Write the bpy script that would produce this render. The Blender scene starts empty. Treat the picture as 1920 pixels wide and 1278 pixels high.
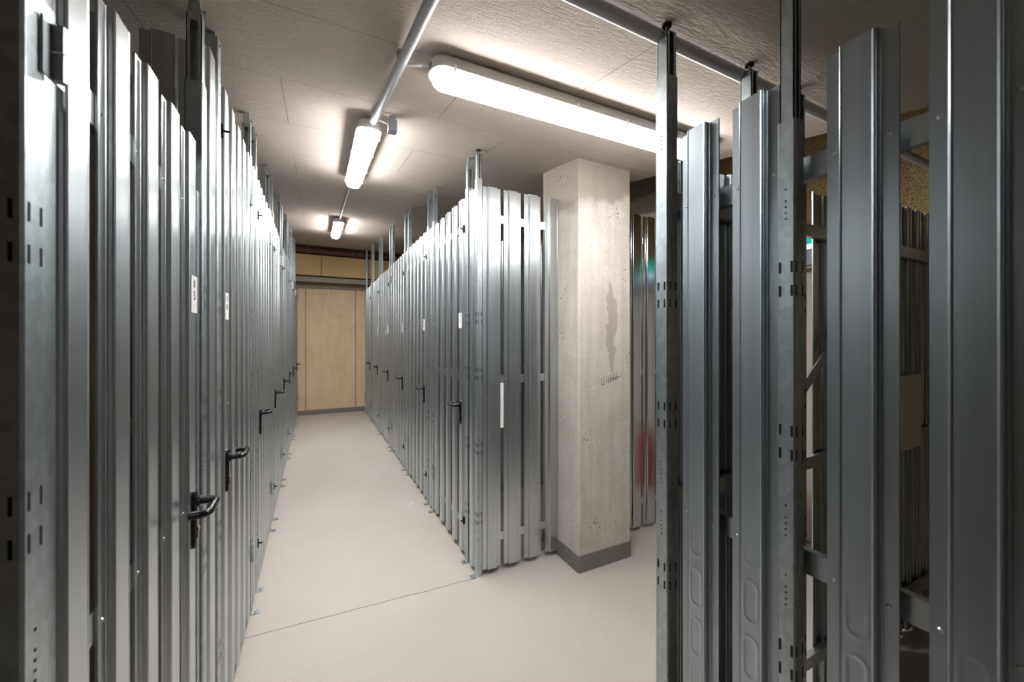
import bpy, bmesh, math, random
from mathutils import Vector
random.seed(4)
SC = bpy.context.scene
COL = SC.collection

# ------------------------------------------------------------------ camera, world, exposure
H_EYE = 1.4
YAW = math.atan(368 / 733)
cam_data = bpy.data.cameras.new('camera')
cam = bpy.data.objects.new('camera', cam_data)
COL.objects.link(cam)
cam.location = (0, 0, H_EYE)
cam.rotation_euler = (math.radians(90), 0, -YAW)
cam_data.sensor_width = 36.0
cam_data.lens = 36.0 * 733 / 1920
cam_data.shift_y = -5 / 1920
cam_data.clip_start = 0.02
cam_data.dof.use_dof = True
cam_data.dof.focus_distance = 2.4
cam_data.dof.aperture_fstop = 4.5
SC.camera = cam

world = bpy.data.worlds.new('world')
SC.world = world
world.use_nodes = True
world.node_tree.nodes['Background'].inputs[0].default_value = (0.8, 0.9, 1.0, 1)
world.node_tree.nodes['Background'].inputs[1].default_value = 0.0

SC.view_settings.view_transform = 'Standard'
SC.view_settings.look = 'None'
SC.view_settings.gamma = 1
SC.view_settings.use_curve_mapping = False
SC.view_settings.exposure = 1.87
LAMP = 17.0            # diffuser emission of the batten lamps

# ------------------------------------------------------------------ ceiling height (it rises along the corridor)
PY = [-4, -.5, .78, 1.53, 2.14, 3.03, 3.96, 4.95, 6.92, 8.6]
PZ = [2.02, 2.08, 2.275, 2.41, 2.515, 2.62, 2.73, 2.815, 2.99, 3.14]
def ceil(y):
    if y <= PY[0]: return PZ[0]
    for i in range(len(PY) - 1):
        if y <= PY[i + 1]:
            t = (y - PY[i]) / (PY[i + 1] - PY[i])
            return PZ[i] + t * (PZ[i + 1] - PZ[i])
    return PZ[-1]

# ------------------------------------------------------------------ materials
def new_mat(name):
    m = bpy.data.materials.new(name)
    m.use_nodes = True
    nt = m.node_tree
    return m, nt, nt.nodes, nt.links, nt.nodes['Principled BSDF']

def N(nt, kind, **kw):
    n = nt.nodes.new(kind)
    for k, v in kw.items():
        if k == 'ins':
            for kk, vv in v.items(): n.inputs[kk].default_value = vv
        else: setattr(n, k, v)
    return n

def pos(nt, scale=(1, 1, 1), rot=(0, 0, 0)):
    g = N(nt, 'ShaderNodeNewGeometry')
    mp = N(nt, 'ShaderNodeMapping')
    mp.inputs['Scale'].default_value = scale
    mp.inputs['Rotation'].default_value = rot
    nt.links.new(g.outputs['Position'], mp.inputs['Vector'])
    return mp.outputs['Vector']

def ramp(nt, fac, stops):
    r = N(nt, 'ShaderNodeValToRGB')
    el = r.color_ramp.elements
    while len(el) < len(stops): el.new(0.5)
    for e, (p, c) in zip(el, stops):
        e.position = p
        e.color = c if len(c) == 4 else (*c, 1)
    nt.links.new(fac, r.inputs['Fac'])
    return r.outputs['Color']

def noise(nt, vec, scale, detail=4, rough=.55, dist=0):
    n = N(nt, 'ShaderNodeTexNoise')
    n.inputs['Scale'].default_value = scale
    n.inputs['Detail'].default_value = detail
    n.inputs['Roughness'].default_value = rough
    n.inputs['Distortion'].default_value = dist
    nt.links.new(vec, n.inputs['Vector'])
    return n.outputs['Fac']

def mathn(nt, op, a, b=None, c=None, clamp=False):
    n = N(nt, 'ShaderNodeMath', operation=op)
    n.use_clamp = clamp
    for i, v in enumerate((a, b, c)):
        if v is None: continue
        if isinstance(v, (int, float)): n.inputs[i].default_value = v
        else: nt.links.new(v, n.inputs[i])
    return n.outputs[0]

def mixc(nt, fac, a, b, mode='MIX'):
    n = N(nt, 'ShaderNodeMix', data_type='RGBA', blend_type=mode)
    for sock, v in ((n.inputs['Factor'], fac), (n.inputs['A'], a), (n.inputs['B'], b)):
        if isinstance(v, (int, float)): sock.default_value = v
        elif isinstance(v, tuple): sock.default_value = (*v, 1) if len(v) == 3 else v
        else: nt.links.new(v, sock)
    return n.outputs['Result']

def bump(nt, b, height, strength, dist):
    n = N(nt, 'ShaderNodeBump')
    n.inputs['Strength'].default_value = strength
    n.inputs['Distance'].default_value = dist
    nt.links.new(height, n.inputs['Height'])
    nt.links.new(n.outputs['Normal'], b.inputs['Normal'])
    return n

def simple(name, col, rough=.5, metal=0.0, emit=None, es=0):
    m, nt, nd, lk, b = new_mat(name)
    b.inputs['Base Color'].default_value = (*col, 1)
    b.inputs['Roughness'].default_value = rough
    b.inputs['Metallic'].default_value = metal
    if emit:
        b.inputs['Emission Color'].default_value = (*emit, 1)
        b.inputs['Emission Strength'].default_value = es
    return m

def steel(name, c0, c1, rough=(.28, .34), spangle=0.0, dents=False, wave=.04):
    m, nt, nd, lk, b = new_mat(name)
    v = pos(nt, (40, 40, .7))
    streak = noise(nt, v, 1.0, 5, .6)
    v2 = pos(nt, (5, 5, 1.2))
    blot = noise(nt, v2, 1.0, 1)
    col = ramp(nt, streak, [(.3, c0), (.7, c1)])
    col = mixc(nt, .2, col, ramp(nt, blot, [(.1, c0), (.9, c1)]))
    if spangle:
        vo = N(nt, 'ShaderNodeTexVoronoi')
        vo.inputs['Scale'].default_value = 90
        lk.new(pos(nt, (1, 1, .6)), vo.inputs['Vector'])
        sp = ramp(nt, vo.outputs['Color'], [(.2, (.72, .72, .72)), (.8, (1.08, 1.08, 1.08))])
        col = mixc(nt, spangle, col, sp, 'MULTIPLY')
    lk.new(col, b.inputs['Base Color'])
    b.inputs['Metallic'].default_value = 1.0
    mr = N(nt, 'ShaderNodeMapRange')
    mr.inputs['To Min'].default_value = rough[0]
    mr.inputs['To Max'].default_value = rough[1]
    lk.new(blot, mr.inputs['Value'])
    lk.new(mr.outputs['Result'], b.inputs['Roughness'])
    h = noise(nt, pos(nt, (2.5, 2.5, .8)), 1.0, 1)
    if dents:
        at = N(nt, 'ShaderNodeAttribute', attribute_name='across')
        g = N(nt, 'ShaderNodeNewGeometry')
        sx = N(nt, 'ShaderNodeSeparateXYZ')
        lk.new(g.outputs['Position'], sx.inputs[0])
        ph = N(nt, 'ShaderNodeAttribute', attribute_name='phase')
        z = mathn(nt, 'ADD', sx.outputs['Z'], ph.outputs['Fac'])
        zz = mathn(nt, 'SUBTRACT', mathn(nt, 'FLOORED_MODULO', z, .125), .0625)
        dz = mathn(nt, 'MAXIMUM', mathn(nt, 'SUBTRACT', mathn(nt, 'ABSOLUTE', zz), .03), 0.0)
        dist = mathn(nt, 'SQRT', mathn(nt, 'ADD', mathn(nt, 'POWER', dz, 2.0), mathn(nt, 'POWER', at.outputs['Fac'], 2.0)))
        tt = mathn(nt, 'DIVIDE', mathn(nt, 'SUBTRACT', dist, .0155), .004)
        ring = mathn(nt, 'DIVIDE', 1.0, mathn(nt, 'ADD', 1.0, mathn(nt, 'POWER', mathn(nt, 'ABSOLUTE', tt), 3.0)))
        inn_ = N(nt, 'ShaderNodeMapRange', interpolation_type='SMOOTHSTEP')
        inn_.inputs['From Min'].default_value = .016
        inn_.inputs['From Max'].default_value = .010
        lk.new(dist, inn_.inputs['Value'])
        ov = mathn(nt, 'SUBTRACT', ring, mathn(nt, 'MULTIPLY', inn_.outputs['Result'], .8))
        low = N(nt, 'ShaderNodeMapRange', interpolation_type='SMOOTHSTEP')
        low.inputs['From Min'].default_value = 1.0
        low.inputs['From Max'].default_value = .75
        lk.new(sx.outputs['Z'], low.inputs['Value'])
        h = mathn(nt, 'ADD', h, mathn(nt, 'MULTIPLY', mathn(nt, 'MULTIPLY', ov, low.outputs['Result']), .5))
        bump(nt, b, h, .35, .004)
    else:
        bump(nt, b, h, wave, .008)
    return m

M = {}
M['steel'] = steel('galvanised_sheet', (.51, .545, .57), (.615, .65, .675))
M['steel_gloss'] = steel('galvanised_sheet_bright', (.52, .55, .57), (.62, .65, .67), rough=(.15, .20))
M['steel_near_shaded'] = steel('galvanised_sheet_stamped_shaded', (.40, .445, .48), (.49, .54, .58), rough=(.34, .40), dents=True)  # base colour darkened to carry the dim right foreground; stamped ovals are bump
M['post'] = steel('galvanised_post', (.42, .475, .50), (.56, .615, .635), rough=(.33, .44), spangle=.5, wave=.03)
M['rail'] = steel('galvanised_rail', (.55, .58, .60), (.66, .69, .71), rough=(.28, .4))
M['dark'] = simple('slot_shade_black_part', (.006, .006, .006), .9)  # near-black patches paint the shade inside post slots; also black latches and caps
M['black'] = simple('black_gloss_plastic', (.006, .006, .007), .16)
M['brass'] = simple('brass', (.62, .45, .25), .3, 1)
M['zinc'] = simple('zinc_screw', (.6, .6, .6), .35, 1)
M['white'] = simple('white_plate', (.82, .80, .76), .5)
M['label'] = simple('label_paper', (.84, .80, .80), .55)
M['ink'] = simple('black_ink', (.02, .02, .02), .6)
M['faint_ink'] = simple('grey_ink', (.25, .22, .22), .6)
M['lamp_body'] = simple('lamp_housing', (.62, .62, .61), .45)
for i_, k_ in enumerate((.85, 1.4, 1.8)):
    M['lamp_on_%d' % i_] = simple('lamp_diffuser', (.9, .9, .9), .4, 0, (1.0, .985, .96), LAMP * k_)
M['clip'] = simple('lamp_clip', (.8, .8, .8), .3)
M['conduit'] = simple('grey_conduit', (.46, .47, .48), .38)
M['grey_plastic'] = simple('grey_plastic', (.25, .27, .30), .45)
M['redpipe'] = simple('red_oxide_pipe', (.10, .028, .02), .5)
M['red'] = simple('red_enamel', (.55, .02, .025), .25)
M['green_sign'] = simple('exit_sign_green', (.0, .35, .2), .4, 0, (.0, .5, .42), .22)
M['white_sign'] = simple('exit_sign_white', (.9, .95, 1), .4, 0, (.6, .85, 1.0), .35)
M['skirting'] = simple('grey_skirting', (.19, .175, .165), .45)
M['doorleaf'] = simple('beige_door_leaf', (.62, .55, .50), .45)
M['doorframe'] = simple('blue_grey_frame', (.45, .50, .58), .4)
M['card'] = simple('brown_board', (.23, .13, .06), .8)
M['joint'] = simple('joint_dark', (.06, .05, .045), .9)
M['pencil'] = simple('pencil', (.12, .11, .11), .8)

# floor: warm grey trowelled screed
m, nt, nd, lk, b = new_mat('floor_screed'); M['floor'] = m
n1 = noise(nt, pos(nt), 1.3, 6, .6, .6)
n2 = noise(nt, pos(nt, (1, 1, 1)), 140, 3)
c = ramp(nt, n1, [(.3, (.45, .405, .365)), (.7, (.52, .475, .435))])
c = mixc(nt, .25, c, ramp(nt, n2, [(.4, (.45, .41, .38)), (.6, (.62, .575, .53))]))
g = N(nt, 'ShaderNodeNewGeometry'); sx = N(nt, 'ShaderNodeSeparateXYZ'); lk.new(g.outputs['Position'], sx.inputs[0])
wob = noise(nt, pos(nt, (6, 6, 1)), 1.0, 3)
ln = mathn(nt, 'ADD', sx.outputs['Y'], mathn(nt, 'MULTIPLY', sx.outputs['X'], .05))
ln = mathn(nt, 'SUBTRACT', ln, 2.178)
ln = mathn(nt, 'ADD', ln, mathn(nt, 'MULTIPLY', mathn(nt, 'SUBTRACT', wob, .5), .02))
ln = mathn(nt, 'ABSOLUTE', ln)
crack = mathn(nt, 'LESS_THAN', ln, .0028)
inx = mathn(nt, 'LESS_THAN', sx.outputs['X'], .84)
crack = mathn(nt, 'MULTIPLY', crack, inx)
c = mixc(nt, mathn(nt, 'MULTIPLY', crack, .8), c, (.10, .085, .075))
su = mathn(nt, 'ABSOLUTE', mathn(nt, 'SUBTRACT', mathn(nt, 'ADD', sx.outputs['X'], mathn(nt, 'MULTIPLY', sx.outputs['Y'], .0)), .70))
sv = mathn(nt, 'ABSOLUTE', mathn(nt, 'SUBTRACT', sx.outputs['Y'], 3.36))
sc_ = mathn(nt, 'MULTIPLY', mathn(nt, 'LESS_THAN', su, .05), mathn(nt, 'LESS_THAN', sv, .03))
sc_ = mathn(nt, 'MULTIPLY', sc_, mathn(nt, 'GREATER_THAN', noise(nt, pos(nt, (14, 90, 1), (0, 0, .5)), 1.0, 2), .55))
c = mixc(nt, mathn(nt, 'MULTIPLY', sc_, .6), c, (.78, .72, .65))
lk.new(c, b.inputs['Base Color'])
b.inputs['Roughness'].default_value = .5
bump(nt, b, n2, .08, .002)

# ceiling: brushed plaster on boards
m, nt, nd, lk, b = new_mat('ceiling_brushed_boards'); M['ceiling'] = m
v = pos(nt)
sw = N(nt, 'ShaderNodeVectorMath', operation='MULTIPLY_ADD')
nv = N(nt, 'ShaderNodeTexNoise'); nv.inputs['Scale'].default_value = 4.5; nv.inputs['Detail'].default_value = 2
lk.new(v, nv.inputs['Vector'])
lk.new(nv.outputs['Color'], sw.inputs[0]); sw.inputs[1].default_value = (.06, .06, 0); lk.new(v, sw.inputs[2])
mp = N(nt, 'ShaderNodeMapping'); mp.inputs['Scale'].default_value = (28, 105, 1); mp.inputs['Rotation'].default_value = (0, 0, .3)
lk.new(sw.outputs[0], mp.inputs['Vector'])
brush = noise(nt, mp.outputs['Vector'], 1.0, 4, .6)
grain = noise(nt, v, 210, 2)
blot = noise(nt, v, 1.7, 3)
br = N(nt, 'ShaderNodeTexBrick'); br.offset = .37; br.offset_frequency = 2
br.inputs['Scale'].default_value = 1.0; br.inputs['Mortar Size'].default_value = .0022
br.inputs['Brick Width'].default_value = 1.05; br.inputs['Row Height'].default_value = .53
br.inputs['Color1'].default_value = (1, 1, 1, 1); br.inputs['Color2'].default_value = (.9, .9, .9, 1); br.inputs['Mortar'].default_value = (0, 0, 0, 1)
mb = N(nt, 'ShaderNodeMapping'); mb.inputs['Location'].default_value = (.13, -.27, 0)
lk.new(v, mb.inputs['Vector']); lk.new(mb.outputs['Vector'], br.inputs['Vector'])
c = ramp(nt, blot, [(.3, (.46, .39, .335)), (.7, (.53, .46, .40))])
c = mixc(nt, .22, c, ramp(nt, brush, [(.36, (.40, .34, .29)), (.55, (.56, .49, .44))]))
seam = mathn(nt, 'MULTIPLY', br.outputs['Fac'], noise(nt, v, 3.0, 2))
seam = mathn(nt, 'MULTIPLY', seam, 1.1, clamp=True)
c = mixc(nt, seam, c, (.10, .08, .065))
pits = N(nt, 'ShaderNodeTexVoronoi'); pits.inputs['Scale'].default_value = 55; lk.new(v, pits.inputs['Vector'])
pt = mathn(nt, 'LESS_THAN', pits.outputs['Distance'], .10)
c = mixc(nt, mathn(nt, 'MULTIPLY', pt, .35), c, (.15, .11, .08))
lk.new(c, b.inputs['Base Color']); b.inputs['Roughness'].default_value = .9
hh = mathn(nt, 'ADD', brush, mathn(nt, 'MULTIPLY', grain, .5))
hh = mathn(nt, 'SUBTRACT', hh, mathn(nt, 'MULTIPLY', br.outputs['Fac'], .8))
bump(nt, b, hh, .45, .005)

def concrete(name, c0, c1, pores=True, stain=False, grain_dir=(1, 1, .25), seams=()):
    m, nt, nd, lk, b = new_mat(name)
    v = pos(nt)
    a = noise(nt, v, 2.4, 6, .65, .8)
    st = noise(nt, pos(nt, (22, 22, 1.6)), 1.0, 4, .6)
    c = ramp(nt, a, [(.32, c0), (.68, c1)])
    c = mixc(nt, .35, c, ramp(nt, st, [(.35, c0), (.62, c1)]))
    fine = noise(nt, v, 120, 3)
    c = mixc(nt, .18, c, ramp(nt, fine, [(.4, tuple(x * .75 for x in c0)), (.6, c1)]))
    g = N(nt, 'ShaderNodeNewGeometry'); s = N(nt, 'ShaderNodeSeparateXYZ'); lk.new(g.outputs['Position'], s.inputs[0])
    if stain:
        wv = noise(nt, v, 7, 3)
        wv = mathn(nt, 'MULTIPLY', mathn(nt, 'SUBTRACT', wv, .5), .12)
        # damp run on the aisle face
        xr = mathn(nt, 'ABSOLUTE', mathn(nt, 'SUBTRACT', mathn(nt, 'ADD', s.outputs['X'], wv), 1.645))
        zr = mathn(nt, 'ABSOLUTE', mathn(nt, 'SUBTRACT', s.outputs['Z'], 1.47))
        wid = mathn(nt, 'SUBTRACT', .045, mathn(nt, 'MULTIPLY', zr, .13))
        bl = mathn(nt, 'LESS_THAN', xr, wid)
        up = mathn(nt, 'LESS_THAN', zr, .28)
        c = mixc(nt, mathn(nt, 'MULTIPLY', mathn(nt, 'MULTIPLY', bl, up), .6), c, (.34, .29, .245))
        # damp head of the pillar
        zt = mathn(nt, 'ADD', s.outputs['Z'], mathn(nt, 'MULTIPLY', wv, 1.6))
        zt = mathn(nt, 'SUBTRACT', zt, mathn(nt, 'MULTIPLY', s.outputs['X'], .28))
        tp = N(nt, 'ShaderNodeMapRange', interpolation_type='SMOOTHSTEP')
        tp.inputs['From Min'].default_value = 1.77; tp.inputs['From Max'].default_value = 1.84
        lk.new(zt, tp.inputs['Value'])
        c = mixc(nt, mathn(nt, 'MULTIPLY', tp.outputs['Result'], .8), c, (.30, .26, .205))
        sm = mathn(nt, 'LESS_THAN', mathn(nt, 'ABSOLUTE', mathn(nt, 'SUBTRACT', s.outputs['X'], 1.645)), .0015)
        c = mixc(nt, mathn(nt, 'MULTIPLY', sm, .4), c, (.25, .22, .19))
    for x in seams:
        d = mathn(nt, 'ABSOLUTE', mathn(nt, 'SUBTRACT', s.outputs['X'], x))
        k = mathn(nt, 'LESS_THAN', d, .010)
        c = mixc(nt, mathn(nt, 'MULTIPLY', k, .65), c, (.16, .11, .06))
    h = fine
    if pores:
        vo = N(nt, 'ShaderNodeTexVoronoi'); vo.inputs['Scale'].default_value = 42; vo.inputs['Randomness'].default_value = 1
        lk.new(v, vo.inputs['Vector'])
        rad = mathn(nt, 'MULTIPLY', mathn(nt, 'SUBTRACT', noise(nt, v, 5.5, 3), .44), 1.1)
        p = mathn(nt, 'LESS_THAN', vo.outputs['Distance'], rad)
        c = mixc(nt, mathn(nt, 'MULTIPLY', p, .8), c, (.07, .055, .045))
        h = mathn(nt, 'SUBTRACT', h, mathn(nt, 'MULTIPLY', p, 2.0))
    lk.new(c, b.inputs['Base Color']); b.inputs['Roughness'].default_value = .8
    bump(nt, b, h, .25, .004)
    return m
M['pillar'] = concrete('pillar_concrete', (.45, .40, .35), (.70, .65, .595), True, True)
M['endwall'] = concrete('end_wall_concrete', (.60, .42, .25), (.80, .60, .40), False, False, seams=(-.165, .684))
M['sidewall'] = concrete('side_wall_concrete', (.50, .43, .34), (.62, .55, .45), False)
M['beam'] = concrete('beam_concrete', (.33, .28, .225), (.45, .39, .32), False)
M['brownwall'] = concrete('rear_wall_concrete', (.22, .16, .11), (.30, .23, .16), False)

m, nt, nd, lk, b = new_mat('wood_wool_board'); M['woodwool'] = m
v = pos(nt)
wn = noise(nt, v, 60, 2, .5, 3.5)
c = ramp(nt, wn, [(.38, (.16, .10, .04)), (.5, (.50, .36, .17)), (.62, (.62, .48, .26))])
lk.new(c, b.inputs['Base Color']); b.inputs['Roughness'].default_value = .95
bump(nt, b, wn, .7, .006)
m, nt, nd, lk, b = new_mat('yellow_wall_board'); M['board'] = m
wn = noise(nt, pos(nt), 60, 3, .6, 2.0)
c = ramp(nt, wn, [(.3, (.60, .40, .18)), (.7, (.80, .57, .29))])
lk.new(c, b.inputs['Base Color']); b.inputs['Roughness'].default_value = .9
bump(nt, b, wn, .3, .004)

# ------------------------------------------------------------------ mesh helpers
class MB:
    """collects faces for ONE mesh; mats are material keys"""
    def __init__(self):
        self.v, self.f, self.m, self.keys, self.a, self.p = [], [], [], [], [], []
    def key(self, k):
        if k not in self.keys: self.keys.append(k)
        return self.keys.index(k)
    def add(self, vs, fs, k, across=None, phase=0):
        o = len(self.v); ki = self.key(k)
        self.v += [tuple(q) for q in vs]
        self.a += (across if across else [1.0] * len(vs))
        self.p += [phase] * len(vs)
        for f in fs:
            self.f.append([o + i for i in f]); self.m.append(ki)
    def box(self, lo, hi, k):
        x0, y0, z0 = lo; x1, y1, z1 = hi
        vs = [(x0, y0, z0), (x1, y0, z0), (x1, y1, z0), (x0, y1, z0), (x0, y0, z1), (x1, y0, z1), (x1, y1, z1), (x0, y1, z1)]
        self.add(vs, [(0, 3, 2, 1), (4, 5, 6, 7), (0, 1, 5, 4), (1, 2, 6, 5), (2, 3, 7, 6), (3, 0, 4, 7)], k)
    def bbox(self, lo, hi, k, r=.002):
        """box with chamfered vertical edges"""
        x0, y0, z0 = lo; x1, y1, z1 = hi
        pts = [(x0 + r, y0), (x1 - r, y0), (x1, y0 + r), (x1, y1 - r), (x1 - r, y1), (x0 + r, y1), (x0, y1 - r), (x0, y0 + r)]
        self.prism(pts, z0, z1, k)
    def prism(self, pts, z0, z1, k, fn=None, across=None, phase=0):
        n = len(pts)
        vs = [(p[0], p[1], z0) for p in pts] + [(p[0], p[1], z1) for p in pts]
        if fn: vs = [fn(*q) for q in vs]
        fs = [[i, (i + 1) % n, n + (i + 1) % n, n + i] for i in range(n)]
        fs += [list(range(n))[::-1], [n + i for i in range(n)]]
        self.add(vs, fs, k, (across * 2 if across else None), phase)
    def tube(self, path, r, k, seg=12, cap=True):
        path = [Vector(p) for p in path]
        rings = []
        up = None
        for i, p in enumerate(path):
            if i == 0: t = path[1] - path[0]
            elif i == len(path) - 1: t = path[-1] - path[-2]
            else: t = (path[i + 1] - p).normalized() + (p - path[i - 1]).normalized()
            t.normalize()
            if up is None:
                up = Vector((0, 0, 1)) if abs(t.z) < .9 else Vector((1, 0, 0))
            a = t.cross(up).normalized(); bb = a.cross(t).normalized(); up = bb
            rr = r[i] if isinstance(r, (list, tuple)) else r
            rings.append([p + rr * (math.cos(q) * a + math.sin(q) * bb) for q in [2 * math.pi * j / seg for j in range(seg)]])
        vs = [q for rg in rings for q in rg]
        fs = []
        for i in range(len(rings) - 1):
            for j in range(seg):
                fs.append([i * seg + j, i * seg + (j + 1) % seg, (i + 1) * seg + (j + 1) % seg, (i + 1) * seg + j])
        if cap:
            fs.append(list(range(seg))[::-1]); fs.append([(len(rings) - 1) * seg + j for j in range(seg)])
        self.add(vs, fs, k)
    def mesh(self, name, smooth=False):
        me = bpy.data.meshes.new(name)
        me.from_pydata(self.v, [], self.f)
        for k in self.keys: me.materials.append(M[k])
        me.polygons.foreach_set('material_index', self.m)
        at = me.attributes.new('across', 'FLOAT', 'POINT'); at.data.foreach_set('value', self.a)
        ap = me.attributes.new('phase', 'FLOAT', 'POINT'); ap.data.foreach_set('value', self.p)
        bm = bmesh.new(); bm.from_mesh(me)
        bmesh.ops.recalc_face_normals(bm, faces=bm.faces)
        if smooth:
            for f in bm.faces: f.smooth = True
            for e in bm.edges:
                if len(e.link_faces) == 2 and e.calc_face_angle(0) > math.radians(40): e.smooth = False
        bm.to_mesh(me); bm.free()
        return me
    def build(self, name, parent=None, smooth=False):
        o = bpy.data.objects.new(name, self.mesh(name, smooth)); COL.objects.link(o)
        if parent: o.parent = parent
        return o

def empty(name, loc):
    o = bpy.data.objects.new(name, None); COL.objects.link(o)
    o.location = loc; o.empty_display_size = .1
    return o
def tag(o, label=None, cat=None, group=None, kind=None):
    if label: o['label'] = label
    if cat: o['category'] = cat
    if group: o['group'] = group
    if kind: o['kind'] = kind
    return o
def struct(mb, name, label=None, smooth=False):
    return tag(mb.build(name, None, smooth), label, None, None, 'structure')
def copy_tree(o, parent=None):
    c = o.copy(); COL.objects.link(c)
    if parent: c.parent = parent
    for ch in list(o.children): copy_tree(ch, c)
    return c

# local frames: (u along the partition, w outward, z) -> xyz
def face_left(u, w, z): return (w, u, z)          # left row, faces +X
def face_right(u, w, z): return (-w, u, z)        # right row, faces -X
def face_near(u, w, z): return (u, -w, z)         # faces -Y
def face_far(u, w, z): return (u, w, z)           # faces +Y

DEPTH = .010
def slat_profile(width=.112, crown=.058, fl=.027, d=None):
    """roll-formed hat profile (closed outline), u from 0 to width; crown stands DEPTH proud"""
    d = d or DEPTH; t = .0012
    out = [(0, -.004), (0, 0), (fl - .004, 0), (fl - .002, .0008), (fl - .001, .003), (fl, d - .003), (fl + .001, d - .001), (fl + .003, d + .0008), (fl + .006, d),
           (fl + crown - .006, d), (fl + crown - .003, d + .0008), (fl + crown - .001, d - .001), (fl + crown, d - .003), (fl + crown + .001, .003), (fl + crown + .002, .0008),
           (fl + crown + .004, 0), (width - .0005, 0), (width, -.004)]
    inn = [(u + (t if u < width / 2 else -t) * (1 if 0.02 < w or (fl - .003 < u < fl + crown + .003) else 0), w - t) for u, w in out[1:-1]]
    inn = [(t, -.004)] + [(max(t, min(width - t, u)), w) for u, w in inn] + [(width - t, -.004)]
    return out + inn[::-1]

def add_slat(mb, fn, u0, z0, z1, k='steel', width=.112, crown=.058, phase=None, d=None):
    fl = (width - crown) / 2
    pr = slat_profile(width, crown, fl, d)
    ac = [p[0] - width / 2 for p in pr]
    mb.prism([(u0 + p[0], p[1]) for p in pr], z0, z1, k, fn, ac, random.random() * .12 if phase is None else phase)

def add_box_f(mb, fn, u0, u1, w0, w1, z0, z1, k):
    a = fn(u0, w0, z0); b_ = fn(u1, w1, z1)
    lo = tuple(min(p, q) for p, q in zip(a, b_)); hi = tuple(max(p, q) for p, q in zip(a, b_))
    mb.box(lo, hi, k)

def add_screw(mb, fn, u, z, w=0.0, r=.0042):
    c = [(u + r * math.cos(q), z + r * math.sin(q)) for q in [i * math.pi / 4 for i in range(8)]]
    c2 = [(u + r * .55 * math.cos(q), z + r * .55 * math.sin(q)) for q in [i * math.pi / 4 for i in range(8)]]
    vs = [fn(p[0], w, p[1]) for p in c] + [fn(p[0], w + .0022, p[1]) for p in c2]
    fs = [[i, (i + 1) % 8, 8 + (i + 1) % 8, 8 + i] for i in range(8)] + [[8 + i for i in range(8)]]
    mb.add(vs, fs, 'zinc')

# ------------------------------------------------------------------ the setting
XL, XR = -2.0, 3.0          # outer walls
YB, YE = -2.6, 8.06         # wall behind the camera, end wall face
XF = 2.0                    # edge of the boarded ceiling
mb = MB(); mb.box((XL - .2, YB - .2, -.15), (XR + .2, YE + .5, 0), 'floor'); struct(mb, 'floor', 'smooth warm grey screed floor with one dark joint line')
# ceiling: one boarded slab following the rise
mb = MB()
ys = sorted(set([YB] + [YB + i * .25 for i in range(46)] + PY[1:]))
ys = [y for y in ys if y <= YE + .5]
pts = [(y, ceil(y)) for y in ys] + [(ys[-1], 3.35), (ys[0], 3.35)]
n = len(pts)
vs = [(XL - .1, p[0], p[1]) for p in pts] + [(XF, p[0], p[1]) for p in pts]
mb.add(vs, [[i, (i + 1) % n, n + (i + 1) % n, n + i] for i in range(n)] + [list(range(n)), [n + i for i in range(n)][::-1]], 'ceiling')
struct(mb, 'ceiling', 'brushed beige boarded ceiling rising away from the camera')
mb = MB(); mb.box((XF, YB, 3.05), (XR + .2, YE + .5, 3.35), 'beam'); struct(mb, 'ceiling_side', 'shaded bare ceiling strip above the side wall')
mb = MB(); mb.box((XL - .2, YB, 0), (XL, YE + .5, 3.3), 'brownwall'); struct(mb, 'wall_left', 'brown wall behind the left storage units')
mb = MB(); mb.box((XL - .2, YB - .2, 0), (XR + .2, YB, 3.3), 'sidewall'); struct(mb, 'wall_rear', 'concrete wall behind the viewpoint')
# right outer wall: concrete, with wood wool board high up beside the side aisle
mb = MB()
mb.box((XR, 2.3, 0), (XR + .2, YE + .5, 2.85), 'sidewall'); mb.box((XR + .02, 2.3, 2.85), (XR + .2, YE + .5, 3.3), 'beam')  # band along the wall top coloured darker to stand for shade
mb.box((XR, YB, 2.08), (XR + .2, 1.12, 3.3), 'woodwool'); mb.box((XR, 1.126, 2.08), (XR + .2, 2.3, 3.3), 'woodwool')
mb.box((XR, YB, 0), (XR + .2, .9, 2.08), 'sidewall'); mb.box((XR, 2.0, 0), (XR + .2, 2.3, 2.08), 'sidewall')
mb.box((XR + .1, .9, 0), (XR + .2, 2.0, 2.08), 'sidewall')
struct(mb, 'wall_right', 'wall with wood wool board above the side aisle door')
# end wall in layers
mb = MB(); mb.box((XL, YE, 0), (XR, YE + .5, 2.31), 'endwall'); struct(mb, 'wall_end', 'tan concrete end wall with two vertical formwork seams')
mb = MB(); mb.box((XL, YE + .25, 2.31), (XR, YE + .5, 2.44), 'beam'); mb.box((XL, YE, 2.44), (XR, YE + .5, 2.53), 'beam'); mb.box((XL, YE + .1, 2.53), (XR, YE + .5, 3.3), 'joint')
struct(mb, 'trim_1', 'grey brown lintel band with a dark recess above the end wall')
bx = [XL, .093 - 1.25, .093, .093 + 1.25, XR]
for i in range(4):
    mb = MB(); mb.box((bx[i] + .004, YE - .03, 2.555), (bx[i + 1] - .004, YE + .1, 2.93), 'board')
    struct(mb, 'trim_%d' % (i + 2), 'yellow brown board above the end wall')
mb = MB(); mb.box((XL, YE - .012, 0), (.845, YE, .085), 'skirting'); struct(mb, 'baseboard_end', 'grey skirting along the end wall')

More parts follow.
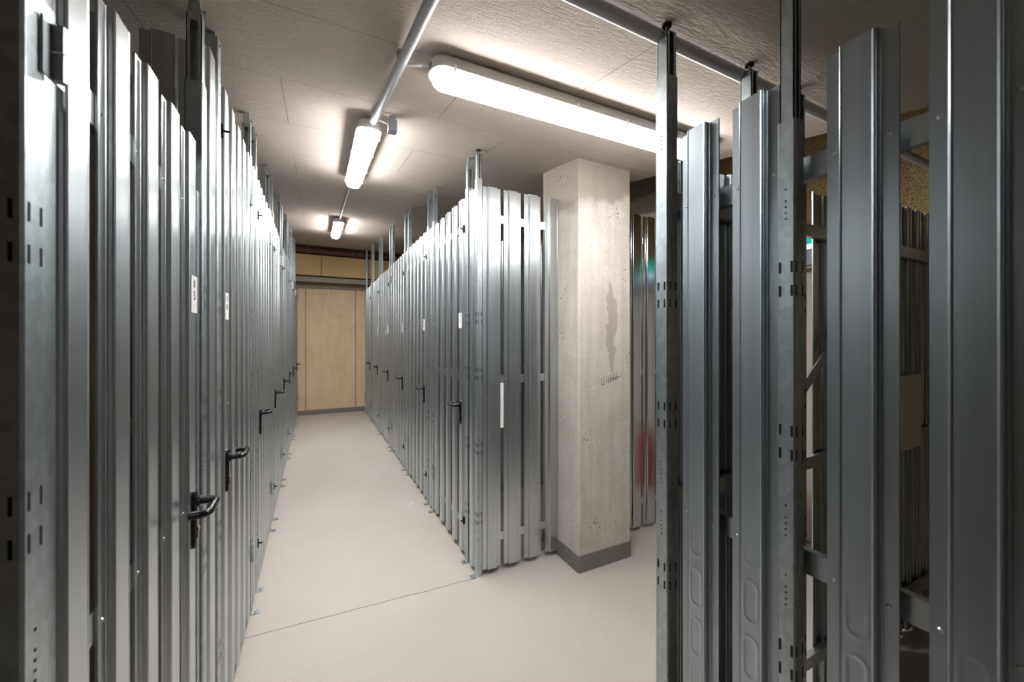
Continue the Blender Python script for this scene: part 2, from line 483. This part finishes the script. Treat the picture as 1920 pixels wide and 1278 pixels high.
# pillar in the side aisle
PX0, PX1, PYA, PYB = 1.403, 1.808, 1.905, 2.32
root = tag(empty('concrete_pillar', ((PX0 + PX1) / 2, (PYA + PYB) / 2, 0)), 'square pale concrete pillar with a damp stain, beside the slatted end panel', 'pillar')
def rel(mb, root):
    L = root.location
    mb.v = [(x - L.x, y - L.y, z - L.z) for x, y, z in mb.v]
    return mb
mb = MB(); mb.bbox((PX0, PYA, 0), (PX1, PYB, 2.54), 'pillar', .006); rel(mb, root).build('shaft', root)
mb = MB(); mb.bbox((PX0 - .006, PYA - .006, 0), (PX1 + .006, PYB + .006, .1), 'skirting', .006); tag(rel(mb, root).build('skirting', root), 'dark grey painted skirting band')
mb = MB()
yq = PYA - .0008
def pl(ps): mb.tube([(x, yq, z) for x, z in ps], .0011, 'pencil', 5)
for i in range(7):
    x = 1.572 + i * .019; pl([(x, 1.115 + .003 * i), (x + .004, 1.160 + .004 * i)])
pl([(1.57, 1.115), (1.60, 1.118)]); pl([(1.62, 1.145), (1.70, 1.158), (1.735, 1.163)]); pl([(1.62, 1.13), (1.70, 1.15)])
rel(mb, root).build('pencil_mark', root)

# door in the side aisle end
mb = MB()
mb.box((XR - .01, .9, 0), (XR + .06, .98, 1.9), 'doorframe'); mb.box((XR - .01, 1.92, 0), (XR + .06, 2.0, 1.9), 'doorframe'); mb.box((XR - .01, .9, 1.9), (XR + .06, 2.0, 2.08), 'doorframe')
mb.box((XR - .02, .9, 1.86), (XR + .03, 2.0, 1.875), 'card')
mb.box((XR + .02, .98, .01), (XR + .05, 1.92, 1.9), 'doorleaf')
struct(mb, 'door_1', 'pale door at the end of the side aisle')

# ------------------------------------------------------------------ posts
def make_post(x, y, sleeve_top, label, group, slot_dir='-y', head='rod', face=1, base=True, w=.042, d=.042, holes=True):
    """telescopic ceiling post: x,y = centre; face = +1/-1 side (x) that shows the slots"""
    top = ceil(y)
    root = tag(empty('steel_post', (x, y, 0)), label, 'post', group)
    hx, hy = w / 2, d / 2
    mb = MB(); mb.bbox((-hx, -hy, 0), (hx, hy, sleeve_top), 'post', .003)
    for zc in (1.52, 1.19, .75, .34):
        for dz in (-.024, .024):
            for o in (-.011, .011):
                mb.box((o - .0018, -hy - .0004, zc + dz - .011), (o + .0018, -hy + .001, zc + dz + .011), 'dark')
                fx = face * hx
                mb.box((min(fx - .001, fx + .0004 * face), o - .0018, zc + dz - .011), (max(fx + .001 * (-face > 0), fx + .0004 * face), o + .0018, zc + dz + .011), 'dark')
    if holes:
        for zc in (sleeve_top - .2, 1.0, .86):
            for q in (0, .012, .024, .036, .06):
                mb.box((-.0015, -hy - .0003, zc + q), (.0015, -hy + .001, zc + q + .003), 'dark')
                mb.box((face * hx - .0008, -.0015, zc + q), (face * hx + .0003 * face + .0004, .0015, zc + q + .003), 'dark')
    mb.build('outer_tube', root)
    # inner C channel, open towards -Y
    t = .0022; a, c = hx - .004, hy - .004
    zi = top - (.03 if head == 'rod' else .055)
    mb = MB()
    mb.box((-a, c - t, sleeve_top - .2), (a, c, zi), 'post')
    for sgn in (-1, 1):
        mb.box((min(sgn * a, sgn * (a - t)), -c, sleeve_top - .2), (max(sgn * a, sgn * (a - t)), c, zi), 'post')
        mb.box((min(sgn * a, sgn * (a - .009)), -c, sleeve_top - .2), (max(sgn * a, sgn * (a - .009)), -c + t, zi), 'post')
    mb.build('inner_tube', root)
    if head == 'rod':
        mb = MB(); mb.box((-a, -c, zi - .003), (a, c, zi), 'post'); mb.tube([(0, 0, zi - .02), (0, 0, top - .001)], .004, 'zinc', 8)
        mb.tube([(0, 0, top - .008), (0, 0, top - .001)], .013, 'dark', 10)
    else:
        mb = MB()
        vs = [(-a, -c + .003, zi - .02), (a, -c + .003, zi - .02), (a * .62, -c + .003, top - .001), (-a * .62, -c + .003, top - .001)]
        vs += [(q[0], c - .003, q[2]) for q in vs]
        mb.add(vs, [(0, 1, 2, 3), (4, 7, 6, 5), (0, 4, 5, 1), (1, 5, 6, 2), (2, 6, 7, 3), (3, 7, 4, 0)], 'post')
        mb.tube([(a * .8, 0, zi + .018), (a * .8 + .012, 0, zi + .018)], .005, 'zinc', 6)
    mb.build('ceiling_bracket', root)
    if base:
        mb = MB(); mb.box((min(0, face * .055), -hy - .004, 0), (max(0, face * .055), hy - .008, .004), 'post'); mb.tube([(face * .038, -.008, .004), (face * .038, -.008, .010)], .006, 'zinc', 6)
        mb.build('foot_plate', root)
    return root

# ------------------------------------------------------------------ doors
PITCH = .138
def number_text(s, size, fn, u, w, z, parent, k='ink'):
    cu = bpy.data.curves.new('digits', 'FONT'); cu.body = s; cu.size = size; cu.align_x = 'CENTER'; cu.extrude = .0003
    to = bpy.data.objects.new('digits', cu); COL.objects.link(to)
    dg = bpy.context.evaluated_depsgraph_get()
    me0 = bpy.data.meshes.new_from_object(to.evaluated_get(dg))
    bpy.data.objects.remove(to); bpy.data.curves.remove(cu)
    flip = 1
    e0 = Vector(fn(1, 0, 0)) - Vector(fn(0, 0, 0)); e1 = Vector(fn(0, 1, 0)) - Vector(fn(0, 0, 0))
    # text must read left to right for someone standing in front (outward = w)
    if e0.cross(Vector((0, 0, 1))).dot(e1) < 0: flip = -1
    vs = [fn(u + flip * v.co.x, w + v.co.z + .0003, z + v.co.y) for v in me0.vertices]
    fs = [list(p.vertices) for p in me0.polygons]
    bpy.data.meshes.remove(me0)
    mb = MB(); mb.add(vs, fs, k)
    return mb.build('number', parent)

def make_door(fn, length, z_top, handle_u, grip_dir, label, group, loc, number=None, slats=None, hinge_u=None, plate=True, latches=(2.10, .235)):
    """u runs 0..length from root; handle_u = lever axis; grip_dir = +1/-1 along u"""
    root = tag(empty('storage_gate', loc), label, 'door', group, 'thing')
    mb = MB()
    st = .028
    for u0 in (0, length - st):
        add_box_f(mb, fn, u0, u0 + st, -.022, .004, .03, z_top - .12, 'post')
    for z in rails_for(z_top):
        add_box_f(mb, fn, st, length - st, -.02, -.0045, z - .025, z + .025, 'rail')
    mb.build('door_frame', root)
    mb = MB()
    us = slats
    for u0 in us:
        add_slat(mb, fn, u0, .03, z_top)
        for z in rails_for(z_top):
            add_screw(mb, fn, u0 + .012, z); add_screw(mb, fn, u0 + .1, z)
    mb.build('slat_panel', root)
    # handle
    w0 = DEPTH + .0008
    mb = MB()
    zc = .918; hl = .078; r = .0165
    out = []
    for i in range(9):
        q = math.pi * i / 8; out.append((handle_u + r * math.cos(q), zc + hl + r * math.sin(q) - r))
    for i in range(9):
        q = math.pi + math.pi * i / 8; out.append((handle_u + r * math.cos(q), zc - hl + r * math.sin(q) + r))
    n_ = len(out)
    vs = [fn(p[0], w0 - .003, p[1]) for p in out] + [fn(p[0], w0 + .006, p[1]) for p in out] + [fn(handle_u + (p[0] - handle_u) * .8, w0 + .009, zc + (p[1] - zc) * .96) for p in out]
    fs = [[i, (i + 1) % n_, n_ + (i + 1) % n_, n_ + i] for i in range(n_)] + [[n_ + i, n_ + (i + 1) % n_, 2 * n_ + (i + 1) % n_, 2 * n_ + i] for i in range(n_)]
    fs += [list(range(n_))[::-1], [2 * n_ + i for i in range(n_)]]
    mb.add(vs, fs, 'black')
    esc = mb.build('door_handle', root, True)
    za = .965
    wo = w0 + .052
    path = [(handle_u, w0 + .004), (handle_u, wo - .016)]
    for i in range(1, 5):
        q = math.pi / 2 * i / 4; path.append((handle_u + grip_dir * .016 * (1 - math.cos(q)), wo - .016 + .016 * math.sin(q)))
    L = .105
    for i in range(0, 5):
        q = math.pi / 2 * i / 4; path.append((handle_u + grip_dir * (L - .016 + .016 * math.sin(q)), wo - .016 * (1 - math.cos(q))))
    path.append((handle_u + grip_dir * L, w0 + .014))
    mb = MB(); mb.tube([fn(p[0], p[1], za) for p in path], .0098, 'black', 12)
    mb.tube([fn(handle_u, w0 + .004, za), fn(handle_u, w0 + .016, za)], .0145, 'black', 14)
    mb.build('lever', esc, True)
    mb = MB(); mb.tube([fn(handle_u, w0 + .006, .893), fn(handle_u, w0 + .013, .893)], .0065, 'brass', 12)
    mb.box(*[tuple(f(a, c) for a, c in zip(fn(handle_u - .004, w0 + .004, .868), fn(handle_u + .004, w0 + .011, .893))) for f in (min, max)], 'brass')
    tag(mb.build('lock_cylinder', esc, True), 'small brass lock cylinder')
    # hinges on the other stile
    hu = hinge_u
    hh_ = .034 if z_top < 2 else .045
    for z in (z_top - .185, .32):
        mb = MB(); mb.tube([fn(hu, .019, z - hh_), fn(hu, .019, z - .001)], .007, 'post', 8); mb.tube([fn(hu, .019, z + .001), fn(hu, .019, z + hh_)], .007, 'post', 8)
        add_box_f(mb, fn, hu - .022, hu + .022, .0112, .0138, z - hh_, z + hh_, 'post')
        mb.build('hinge', root)
    # black latch keepers near the handle side
    ku = handle_u - grip_dir * .058
    for z in latches:
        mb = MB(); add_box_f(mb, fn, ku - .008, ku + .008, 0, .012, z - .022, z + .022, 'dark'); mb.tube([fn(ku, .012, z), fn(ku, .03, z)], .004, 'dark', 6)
        mb.build('latch', root)
    if plate:
        w1 = DEPTH + .0006
        mb = MB(); add_box_f(mb, fn, handle_u - .027, handle_u + .027, w1, w1 + .002, 1.468, 1.566, 'label')
        lp = tag(mb.build('number_plate', root), 'white number plate above the handle')
        mb = MB()
        for i in range(11):
            zb = 1.535 + i * .0019
            add_box_f(mb, fn, handle_u - .007, handle_u + .007, w1 + .002, w1 + .0024, zb, zb + (.0006 + .0006 * (i % 3)), 'ink')
        mb.build('barcode', lp)
        if number: number_text(number, .034, fn, handle_u, w1 + .002, 1.502, lp)
        else:
            mb = MB()
            for i, q in enumerate((-.006, .006)): add_box_f(mb, fn, handle_u + q - .003, handle_u + q + .003, w1 + .002, w1 + .0024, 1.504, 1.524, 'ink')
            mb.build('number', lp)
    return root
def rails_for(zt):
    return (zt - .182, zt - .98, .205 if zt < 2.1 else .215) if zt < 2.1 else (2.12, 1.15, .205)

ordw = ['first', 'second', 'third', 'fourth', 'fifth', 'sixth', 'seventh', 'eighth']
def even_slats(u0, u1, n_):
    """n_ slats of .112 evenly spread between u0 and u1"""
    if n_ == 1: return [(u0 + u1) / 2 - .056]
    return [u0 + i * (u1 - u0 - .112) / (n_ - 1) for i in range(n_)]

FL = -.302       # flange plane of the left row (crown faces at -.292)
FR = .855        # flange plane of the right row
# --- left row -----------------------------------------------------------------
Z_FULL, Z_LOW = 2.30, 1.935
make_post(-.313, .656, 2.2, 'nearest slotted post of the left row, beside the hinges of the low near door', 'left row posts', face=1)
crowns = [.720, .858, .997, 1.138, 1.278]
make_door(face_left, .725, Z_LOW, 1.313 - .682, -1, 'low slatted door closest to the camera on the left, plate reads 5', 'left row storage doors', (FL, .682, 0),
          number='5', latches=(), slats=[c - .027 - .682 for c in crowns], hinge_u=.002)
# hinge of the near door sits high
proto = {}
def filler(fn, u0, u1, z_top, label, group, loc):
    root = tag(empty('filler_strip', loc), label, 'metal strip', group)
    wd = u1 - u0
    mb = MB(); add_slat(mb, fn, u0, .02, z_top, 'steel', wd, wd * .5); mb.build('slat_panel', root)
    for z in rails_for(z_top):
        mb = MB(); add_box_f(mb, fn, u0, u1, -.02, -.0045, z - .025, z + .025, 'rail'); mb.build('rail', root)
    return root
LS = [1.411 + .95 * k for k in range(7)]
for k, s in enumerate(LS):
    where = 'between the low near door and the next door' if k == 0 else 'before the %s full-height left door' % ordw[k]
    make_post(-.313, s + .0215, 2.14 if k == 0 else 2.33, ('wide-slotted post just beyond the low near left door' if k == 0 else 'nearer post of the pair standing before the %s full-height door on the left' % ordw[k]),
              'left row posts', head='bracket', w=.042 if k else .044)
    make_post(-.313, s + .221, 2.36 + .05 * (k == 0) , 'farther post of the pair, hinge-free side of the %s full-height door on the left' % ordw[k], 'left row posts', head='bracket')
    filler(face_left, .0, .138, Z_FULL + .005 * k, 'narrow strip of steel slat between the paired posts of the %s full-height left door' % ordw[k], 'left row filler strips', (FL, s + .0525, 0))
    d0 = s + .2455; L = .95 - .2455 - .003 if k < 6 else 8.02 - d0
    lab = 'full-height slatted door on the left, %s beyond the low near door' % ordw[k]
    if k == 0: 
        make_door(face_left, L, Z_FULL, .088, 1, lab, 'left row storage doors', (FL, d0, 0), slats=even_slats(.032, L - .01, 5), hinge_u=L - .012, latches=(2.13,))
    elif k == 1 or k == 6:
        proto['left'] = make_door(face_left, L, Z_FULL + .01, .088, 1, lab, 'left row storage doors', (FL, d0, 0), plate=False, slats=even_slats(.032, L - .01, 5), hinge_u=L - .012)
    else:
        c = copy_tree(proto['left']); c.location = (FL, d0, 0); c['label'] = lab
# --- right row ----------------------------------------------------------------
RS = [2.138 + .955 * k for k in range(7)]
for k, s in enumerate(RS):
    if k == 0: lb = 'corner post where the slatted end panel meets the right-hand row of doors'
    elif k == 6: lb = 'last post of the right-hand row, close to the end wall'
    else: lb = 'nearer post of the pair before the %s door of the right-hand row' % ordw[k]
    make_post(.866 if k else .862, s + .0215, 2.34, lb, 'right row posts', face=-1, head='rod' if k == 0 else 'bracket', w=.042 if k else .034)
    if k == 6: break
    make_post(.866, s + .186, 2.34, 'post beside the handle of the %s door of the right-hand row' % ordw[k], 'right row posts', face=-1, head='bracket')
    filler(face_right, 0, .105, Z_FULL + .006 * k, 'narrow strip of steel slat between the paired posts at the %s right-hand door' % ordw[k], 'right row filler strips', (FR, s + .0515, 0))
    d0 = s + .210; L = .955 - .210 - .003
    lab = 'slatted door of the right-hand row, %s from the corner post' % ordw[k]
    if k == 0: make_door(face_right, L, Z_FULL, .085, 1, lab, 'right row storage doors', (FR, d0, 0), number='8', slats=even_slats(.03, L - .008, 5), hinge_u=L - .012)
    elif k == 1: proto['right'] = make_door(face_right, L, Z_FULL + .015, .085, 1, lab, 'right row storage doors', (FR, d0, 0), slats=even_slats(.03, L - .008, 5), hinge_u=L - .012)
    else:
        c = copy_tree(proto['right']); c.location = (FR, d0, 0); c['label'] = lab

# --- fixed slatted panels -------------------------------------------------------
def make_panel(fn, us, z_top, rails, label, group, loc, k='steel', z0=.03, u_end=None, u_start=None, screws=False, width=.112, name='slatted_panel', d=.013, rw=-.0045, crown=.52):
    root = tag(empty(name, loc), label, 'metal partition', group)
    mb = MB()
    for u0 in us: add_slat(mb, fn, u0, z0, z_top, k, width, width * crown, None, d)
    mb.build('slat_panel', root)
    ua = u_start if u_start is not None else min(us) - .01
    ub = u_end if u_end is not None else max(us) + width + .01
    for z in rails:
        mb = MB(); add_box_f(mb, fn, ua, ub, rw - .017, rw, z - .024, z + .024, 'rail'); mb.build('rail', root)
    for z in rails:
        if screws:
            for u0 in us:
                for o in (.013, width - .013):
                    mb = MB(); add_screw(mb, fn, u0 + o, z, 0, .0045); mb.build('screw', root)
    return root
# end panel of the right-hand row, facing the side aisle
FN = 2.144
ep = make_panel(face_near, [.020, .159, .300, .451], 2.30, (2.12, 1.152, .205), 'bright slatted end panel between the corner post and the concrete pillar', None, (.862, FN, 0),
           screws=True, u_start=.022, u_end=.53, width=.117)
mb = MB(); mb.box((.125, .004, .858), (.172, .008, 1.130), 'white'); tag(mb.build('guard_plate', ep), 'white plate behind a gap of the slats')
make_panel(face_near, [.0, .137, .274, .411, .548, .685], 2.30, (2.12, 1.152, .205), 'slatted panel standing just right of the pillar, reflecting red', None, (2.022, FN, 0), 'steel_gloss', width=.117)
# near right unit, long side to the corridor
ys_ = [.623, .484, .2945, .155, .016, -.125, -.30, -.44, -.58]
npn = make_panel(face_right, [y - .0 for y in ys_], Z_LOW, (1.747, .943, .13), 'dark slatted panel closest to the camera on the right', None, (.874, 0, 0), 'steel_near_shaded', .03, .755, -.6, True, .104, d=.015, rw=-.022)
make_post(.874, .780, 2.12, 'slotted corner post of the near right storage unit, at the side aisle', 'near right unit posts', face=-1)
make_post(.868, .459, 1.84, 'pale slotted post between the second and third near right slats', 'near right unit posts', face=-1, w=.034, d=.034)
make_post(1.235, .774, 1.93, 'post rising behind the second near right slat, hung on a hooked rod', 'near right unit posts', face=1)
# its short side on the aisle, seen from inside through the gaps
FA = .822
make_panel(face_far, [.895 + .1135 * i for i in range(5)], Z_LOW, (1.80, .94, .13), 'dark slatted panel on the aisle side of the near right unit, behind the front slats', None, (0, FA, 0), u_start=.90, u_end=1.48)
make_post(1.504, .775, 1.95, 'dark jamb post inside the near right unit beside the diagonal brace', 'near right unit posts', face=1)
rd = tag(empty('storage_gate', (1.56, FA, 0)), 'dark door with a diagonal brace, seen from inside the near right unit', 'door', None, 'thing')
mb = MB()
for u in [.136 + .1135 * i for i in range(5)]: add_slat(mb, face_far, u, .02, 1.96)
mb.build('slat_panel', rd)
mb = MB()
for z in (1.80, .94, .2): add_box_f(mb, face_far, 0, .74, -.025, -.0045, z - .022, z + .022, 'rail')
add_box_f(mb, face_far, .71, .74, -.022, .004, .02, 1.9, 'post'); mb.build('door_frame', rd)
mb = MB(); mb.tube([(.0, -.03, 1.20), (.72, -.03, 1.78)], .016, 'rail', 4); mb.build('diagonal_brace', rd)
gp = make_panel(face_far, [0, .109, .218, .327, .436], 2.03, (1.80, .94, .2), 'dark slatted panel at the far inside corner of the near right unit', None, (2.33, FA, 0), z0=.006, u_end=.6)
mb = MB(); mb.box((.02, -.026, .885), (.27, -.0225, 1.227), 'white'); tag(mb.build('guard_plate', gp), 'pale rectangular plate fixed across the rails')

# dividers between the units
for k, s in enumerate(LS):
    us = [-.055 - .112 - i * .138 for i in range(11)] if k else [-.0 - .115 - i * .14 for i in range(11)]
    make_panel(face_near, us, 2.285, (2.12, 1.15, .2), 'dark cross partition behind the strip before the %s full-height left door' % ordw[k], 'left cross partitions', (-.335, s + .06 if k == 0 else s + .13, 0), u_start=-1.6)
for k in range(1, 6):
    us = [.05 + i * .138 for i in range(14)]
    make_panel(face_near, us, 2.285, (2.12, 1.15, .2), 'dark cross partition behind the strip before the %s right-hand door' % ordw[k], 'right cross partitions', (.885, RS[k] + .13, 0), u_end=2.0)

# --- left unit contents seen through the gaps
root = tag(empty('storage_box', (-.95, 1.0, 0)), 'brown board box standing in the dark unit behind the low near left door', 'box')
mb = MB(); mb.box((-.3, -.3, 0), (.3, .28, 1.13), 'card'); mb.build('carcass', root)
mb = MB(); mb.box((-.31, -.31, 1.13), (.31, .29, 1.15), 'card'); mb.build('lid', root)

# ------------------------------------------------------------------ lamps
def make_lamp(p0, p1, label, clips, glow):
    """batten lamp under the ceiling from p0 to p1 (xy)"""
    p0 = Vector((p0[0], p0[1], ceil(p0[1]))); p1 = Vector((p1[0], p1[1], ceil(p1[1])))
    mid = (p0 + p1) / 2; ax = (p1 - p0); L = ax.length; ax.normalize()
    side = Vector((ax.y, -ax.x, 0)).normalized(); up = side.cross(ax); 
    if up.z < 0: side = -side; up = side.cross(ax)
    root = tag(empty('batten_lamp', mid), label, 'ceiling lamp', 'batten lamps on the ceiling')
    def outline(hw, hl, r):
        o = []
        for cx, q0 in ((hl - r, -math.pi / 2), (-hl + r, math.pi / 2)):
            for i in range(13):
                q = q0 + math.pi * i / 12
                o.append((cx + r * math.cos(q) * 1.0, hw * math.sin(q)))
        return o
    def loft(mb, layers, k):
        n_ = None
        vs = []; fs = []
        for (hw, hl, r, h) in layers:
            o = outline(hw, hl, r); n_ = len(o)
            vs += [tuple(ax * a + side * b2 + up * h) for a, b2 in o]
        for j in range(len(layers) - 1):
            fs += [[j * n_ + i, j * n_ + (i + 1) % n_, (j + 1) * n_ + (i + 1) % n_, (j + 1) * n_ + i] for i in range(n_)]
        fs += [list(range(n_)), [(len(layers) - 1) * n_ + i for i in range(n_)]]
        mb.add(vs, fs, k)
    hl = L / 2
    mb = MB(); loft(mb, [(.040, hl - .02, .035, -.012), (.050, hl, .045, -.02), (.053, hl, .046, -.048), (.059, hl + .004, .05, -.058), (.059, hl + .004, .05, -.062)], 'lamp_body'); mb.build('housing', root, True)
    mb = MB(); loft(mb, [(.049, hl - .005, .042, -.0625), (.048, hl - .006, .042, -.080), (.039, hl - .014, .037, -.093), (.018, hl - .04, .018, -.099)], glow); tag(mb.build('diffuser', root, True), 'glowing white diffuser')
    for c in clips:
        for s in (-1, 1):
            mb = MB()
            a = ax * (c * hl)
            q = [a + side * s * .0585 + up * -.050, a + side * s * .0565 + up * -.074]
            mb.tube([tuple(q[0]), tuple(q[1])], .006, 'clip', 6); mb.build('clip', root)
    for c in (-.7, .7):
        mb = MB(); a = ax * (c * hl); mb.tube([tuple(a + up * -.014), tuple(a + up * -.001)], .018, 'lamp_body', 8); mb.build('mount', root)
    return root
make_lamp((.352, 1.325), (1.745, 1.30), 'long batten lamp nearest the camera, running across towards the pillar', (-.9, -.55, -.18, .18, .55, .9), 'lamp_on_0')
make_lamp((.238, 2.02), (.255, 3.22), 'middle batten lamp, mounted along the corridor at the end of the thick conduit', (-.8, -.3, .3, .8), 'lamp_on_1')
make_lamp((.243, 4.98), (.250, 6.15), 'farthest batten lamp, small, deep in the corridor', (-.8, -.3, .3, .8), 'lamp_on_2')

# conduits
def conduit(name, pts, r, label, clips=()):
    root = tag(empty(name, pts[0]), label, 'pipe')
    mb = MB(); mb.tube(pts, r, 'conduit', 14); rel(mb, root).build('tube', root, True)
    for (x, y, z) in clips:
        mb = MB(); mb.box((x - .016, y - .012, z - .005), (x + .016, y + .012, ceil(y) - .001), 'grey_plastic'); rel(mb, root).build('clip', root)
    return root
conduit('conduit_pipe', [(.285, y, ceil(y) - .032) for y in (-1.5, -.5, 0, .4)] + [(.275, .78, ceil(.78) - .032), (.268, 1.1, ceil(1.1) - .032), (.262, 1.53, ceil(1.53) - .032), (.255, 1.9, ceil(1.9) - .034), (.249, 2.0, ceil(2.0) - .036)], .0165,
        'pale grey conduit running along the ceiling to the middle lamp', [(.265, 1.36, ceil(1.36) - .03), (.252, 1.93, ceil(1.93) - .03)])
conduit('conduit_pipe', [(.255, y, ceil(y) - .02) for y in (3.24, 3.5, 3.96, 4.4, 4.95)], .0095, 'thin conduit linking the middle and farthest lamps')
conduit('conduit_pipe', [(x, .797, 2.248) for x in (-1.8, -.5, .4, 1.2, 1.98)] + [(2.2, .797, 2.248), (2.99, .797, 2.248)], .0175, 'grey conduit crossing under the ceiling above the near right unit', [(.55, .797, 2.24)])
mb = MB()
pth = [(.262, 1.40, ceil(1.4) - .02), (.285, 1.385, ceil(1.385) - .03), (.315, 1.35, ceil(1.35) - .035), (.350, 1.327, ceil(1.327) - .035)]
mb.tube(pth, .006, 'lamp_body', 8); mb.tube([pth[-1], (.372, 1.326, ceil(1.326) - .036)], .013, 'grey_plastic', 10)
tag(mb.build('lamp_cable', None, True), 'short white cable from the conduit to the long lamp', 'cable')
# sensor box beside the middle lamp
root = tag(empty('junction_box', (.335, 1.985, ceil(1.985))), 'small grey box on the ceiling beside the middle lamp', 'box')
mb = MB(); mb.bbox((-.018, -.022, -.075), (.022, .022, -.020), 'grey_plastic', .004); mb.bbox((-.014, -.016, -.02), (.016, .016, -.002), 'grey_plastic', .004); mb.build('housing', root)
mb = MB(); mb.tube([(-.018, 0, -.04), (-.05, 0, -.03), (-.075, .01, -.03)], .005, 'lamp_body', 8); mb.build('cable', root, True)

# red pipe high on the end wall
root = tag(empty('sprinkler_pipe', (0, 7.972, 2.995)), 'dark red pipe under the ceiling in front of the end wall', 'pipe')
mb = MB(); mb.tube([(XL + .01, 0, 0), (XR - .01, 0, 0)], .055, 'redpipe', 16); mb.build('tube', root, True)
for x in (-.12, .62, 1.4):
    mb = MB(); mb.tube([(x, -.058, -.05), (x, -.06, .02), (x, -.01, .058), (x, 0, ceil(7.972) - 2.997)], .006, 'zinc', 6); mb.build('hanger', root)

# exit sign and extinguisher at the end of the aisle
root = tag(empty('exit_sign', (2.965, 1.46, 2.0)), 'green glowing exit sign above the pale aisle door, glimpsed through a gap', 'sign')
mb = MB(); mb.box((.0, -.16, .0), (.034, .16, .16), 'white'); mb.build('housing', root)
mb = MB(); mb.box((-.003, -.15, .035), (0, .15, .155), 'green_sign'); mb.build('face', root)
mb = MB(); mb.box((-.003, -.15, .0), (0, .15, .033), 'white_sign'); tag(mb.build('light_strip', root), 'white glowing strip under the green face')
root = tag(empty('fire_extinguisher', (2.80, 1.50, 0)), 'red fire extinguisher seen only as a red reflection in the slats right of the pillar', 'fire extinguisher')
mb = MB(); mb.tube([(0, 0, .0), (0, 0, .02), (0, 0, .44), (0, 0, .49), (0, 0, .52), (0, 0, .55)], [.07, .078, .078, .06, .032, .022], 'red', 20); mb.build('cylinder', root, True)
mb = MB(); mb.tube([(0, 0, .55), (0, 0, .59)], .018, 'black', 10); mb.tube([(0, 0, .59), (-.1, 0, .61)], .008, 'black', 8); mb.tube([(0, 0, .575), (-.09, 0, .565)], .007, 'black', 8); mb.build('valve', root)
mb = MB(); mb.tube([(.02, 0, .57), (.08, .02, .52), (.095, .03, .35), (.092, .03, .15)], .009, 'black', 8); mb.build('hose', root, True)
